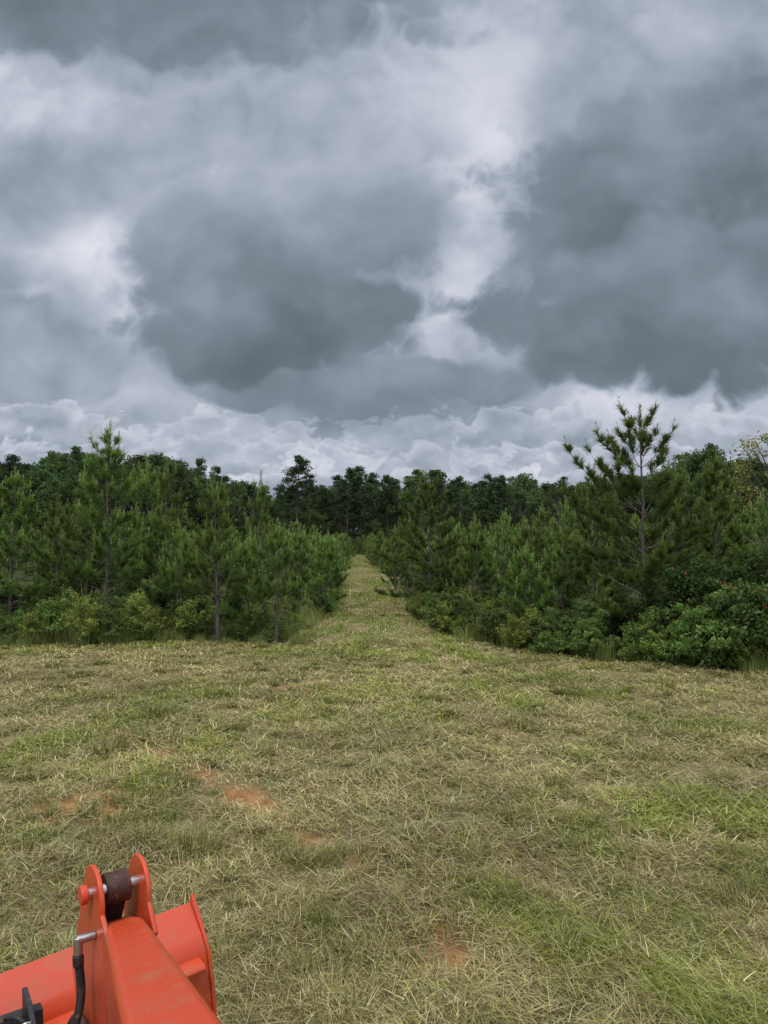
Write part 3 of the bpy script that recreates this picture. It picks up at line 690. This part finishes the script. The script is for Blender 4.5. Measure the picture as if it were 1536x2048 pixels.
def shade(f,v,base,dv,vc,rv): return base-.08*sstep(0,.8,f)+dv*(v-vc)/rv
I=.20*mid+.08*mid2+.10*(puff-.22)
m,f=mass([(-.33,.75,.42,.11),(-.05,.79,.2,.06)],.6); S=over(S,m*.9,.37-.06*sstep(0,.6,f)+I)
m,f=mass([(-.20,.50,.22,.09),(-.46,.47,.14,.05)],.8); S=over(S,m*.6,.48+I)
m,f=mass([(.36,.60,.28,.10)],.8); S=over(S,m*.6,.51+I)
m,f=mass([(-.48,.24,.15,.09)],.5); S=over(S,m*.8,.45+I)
m,f=mass([(-.17,.36,.205,.14),(-.07,.31,.13,.10),(-.25,.42,.10,.08),(-.05,.44,.10,.09),(-.2,.27,.14,.05)],.5); S=over(S,m*.95,shade(f,PV,.42,.09,.34,.12)+I-.10*gb(-.10,.275,.17,.05))
m,f=mass([(.38,.47,.25,.13),(.30,.42,.17,.10),(.50,.50,.2,.14)],.38); S=over(S,m*.95,shade(f,PV,.40,.06,.46,.12)+I)
m,f=mass([(.42,.32,.28,.10),(.27,.30,.13,.07),(.60,.33,.25,.11)],.42); S=over(S,m*.95,shade(f,PV,.33,.09,.31,.10)+I)
m,f=mass([(-.01,.19,.13,.045),(.07,.225,.12,.03),(-.12,.215,.12,.02)],.5); S=over(S,m*.85,.39+I)
for r,(vb,hgt,sc,seed,base,op) in enumerate([(.085,.032,9,2,.54,.75),(.112,.040,7,4,.50,.8),(.142,.050,6,6,.475,.85)][::-1]):
    ridge=vb+hgt*(.6+1.2*pf(seed,U*sc,U*0+seed*3.3,3,.5))+.085*(bil(seed,U*13+.12*wf,Vv_*20+.12*wf2,4,.5)-.2)
    mm=sstep(-.001,.008,ridge-Vv_)
    dep=np.clip((ridge-Vv_)/hgt,0,9)
    val=base+.28*np.exp(-dep*1.7)+.28*(bil(seed+1,U*13+.12*wf,Vv_*24+.12*wf2,3,.45)-.22)+.10*mid2-.06*sstep(.6,2.0,dep)
    S=over(S,mm*op*(1-.6*gb(-.02,.18,.14,.05)),val)
S=S+.07*np.exp(-((Vv_-.05)/.04)**2)+.01
S=np.clip(S,0.05,1.05)
xs_=[.05,.25,.38,.50,.62,.76,.90,1.05]
cR=np.interp(S,xs_,[.095,.145,.212,.305,.425,.60,.77,.86]); cG=np.interp(S,xs_,[.125,.187,.262,.354,.468,.63,.785,.87]); cB=np.interp(S,xs_,[.152,.225,.310,.418,.552,.72,.855,.93])
Csky=np.stack([cR,cG,cB],-1)
wc=np.array([.34,.39,.46])
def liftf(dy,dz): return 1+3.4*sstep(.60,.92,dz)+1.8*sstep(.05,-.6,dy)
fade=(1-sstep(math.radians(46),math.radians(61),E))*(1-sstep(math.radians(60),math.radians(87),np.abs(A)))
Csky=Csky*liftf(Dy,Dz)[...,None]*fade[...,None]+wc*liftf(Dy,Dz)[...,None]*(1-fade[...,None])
R=2900
Vs=(np.stack([Dx,Dy,Dz],-1)*R).reshape(-1,3)
na,ne=len(az),len(el)
i=np.arange(ne-1)[:,None]*na+np.arange(na-1)[None,:]
Qs=np.stack([i,i+1,i+na+1,i+na],-1).reshape(-1,4)
ms,nt=new_mat('sky'); N=nt.nodes; Lk=nt.links
out=N.new('ShaderNodeOutputMaterial'); em=N.new('ShaderNodeEmission'); a=N.new('ShaderNodeAttribute'); a.attribute_name='Col'; Lk.new(a.outputs['Color'],em.inputs[0]); Lk.new(em.outputs[0],out.inputs[0])
try: ms.cycles.emission_sampling='NONE'
except Exception as ex: print(ex)
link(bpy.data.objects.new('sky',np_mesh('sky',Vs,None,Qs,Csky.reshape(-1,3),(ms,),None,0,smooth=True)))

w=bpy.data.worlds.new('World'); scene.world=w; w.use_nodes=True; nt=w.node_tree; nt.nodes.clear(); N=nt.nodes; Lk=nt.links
def mth(op,a,b=None,c=None):
    n=N.new('ShaderNodeMath'); n.operation=op
    for i,v in enumerate((a,b,c)):
        if v is None: continue
        if isinstance(v,(int,float)): n.inputs[i].default_value=v
        else: Lk.new(v,n.inputs[i])
    return n.outputs[0]
def smooth(x,a,b):
    n=N.new('ShaderNodeMapRange'); n.interpolation_type='SMOOTHSTEP'; n.inputs['From Min'].default_value=a; n.inputs['From Max'].default_value=b; Lk.new(x,n.inputs['Value']); return n.outputs[0]
tcw=N.new('ShaderNodeTexCoord'); sx=N.new('ShaderNodeSeparateXYZ'); Lk.new(tcw.outputs['Generated'],sx.inputs[0])
dx,dy,dz=sx.outputs
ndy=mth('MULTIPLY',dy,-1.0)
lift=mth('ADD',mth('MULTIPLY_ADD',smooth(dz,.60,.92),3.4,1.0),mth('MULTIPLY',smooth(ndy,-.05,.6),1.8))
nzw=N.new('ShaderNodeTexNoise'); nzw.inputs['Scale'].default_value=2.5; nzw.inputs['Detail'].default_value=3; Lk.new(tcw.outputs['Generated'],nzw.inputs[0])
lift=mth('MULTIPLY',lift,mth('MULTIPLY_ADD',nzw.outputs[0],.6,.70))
sky=N.new('ShaderNodeTexSky'); sky.sky_type='NISHITA'; sky.sun_disc=False; sky.sun_elevation=SUN_EL; sky.sun_rotation=SUN_AZ
b1=N.new('ShaderNodeBackground'); Lk.new(sky.outputs[0],b1.inputs[0]); b1.inputs[1].default_value=.08
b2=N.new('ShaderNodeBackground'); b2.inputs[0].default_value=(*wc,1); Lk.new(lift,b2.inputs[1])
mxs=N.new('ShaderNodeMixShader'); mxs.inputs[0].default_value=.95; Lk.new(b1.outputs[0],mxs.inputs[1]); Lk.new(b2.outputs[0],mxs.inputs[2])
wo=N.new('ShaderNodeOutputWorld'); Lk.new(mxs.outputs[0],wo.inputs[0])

sl=bpy.data.lights.new('sun','SUN'); sl.energy=1.5; sl.angle=math.radians(12); sl.color=(1,.95,.84)
so=bpy.data.objects.new('sun',sl); link(so)
sd=Vector((math.sin(SUN_AZ)*math.cos(SUN_EL),math.cos(SUN_AZ)*math.cos(SUN_EL),math.sin(SUN_EL)))
so.rotation_euler=sd.to_track_quat('Z','Y').to_euler()

# ------------------------------------------------------------ camera
cam=bpy.data.cameras.new('camera'); co=bpy.data.objects.new('camera',cam); link(co)
co.location=(0,0,2.2); co.rotation_euler=(math.radians(90),0,0)
cam.sensor_fit='VERTICAL'; cam.sensor_height=36; cam.lens=36*1479/2048; cam.shift_y=66/2048
cam.clip_start=.05; cam.clip_end=6000
scene.camera=co
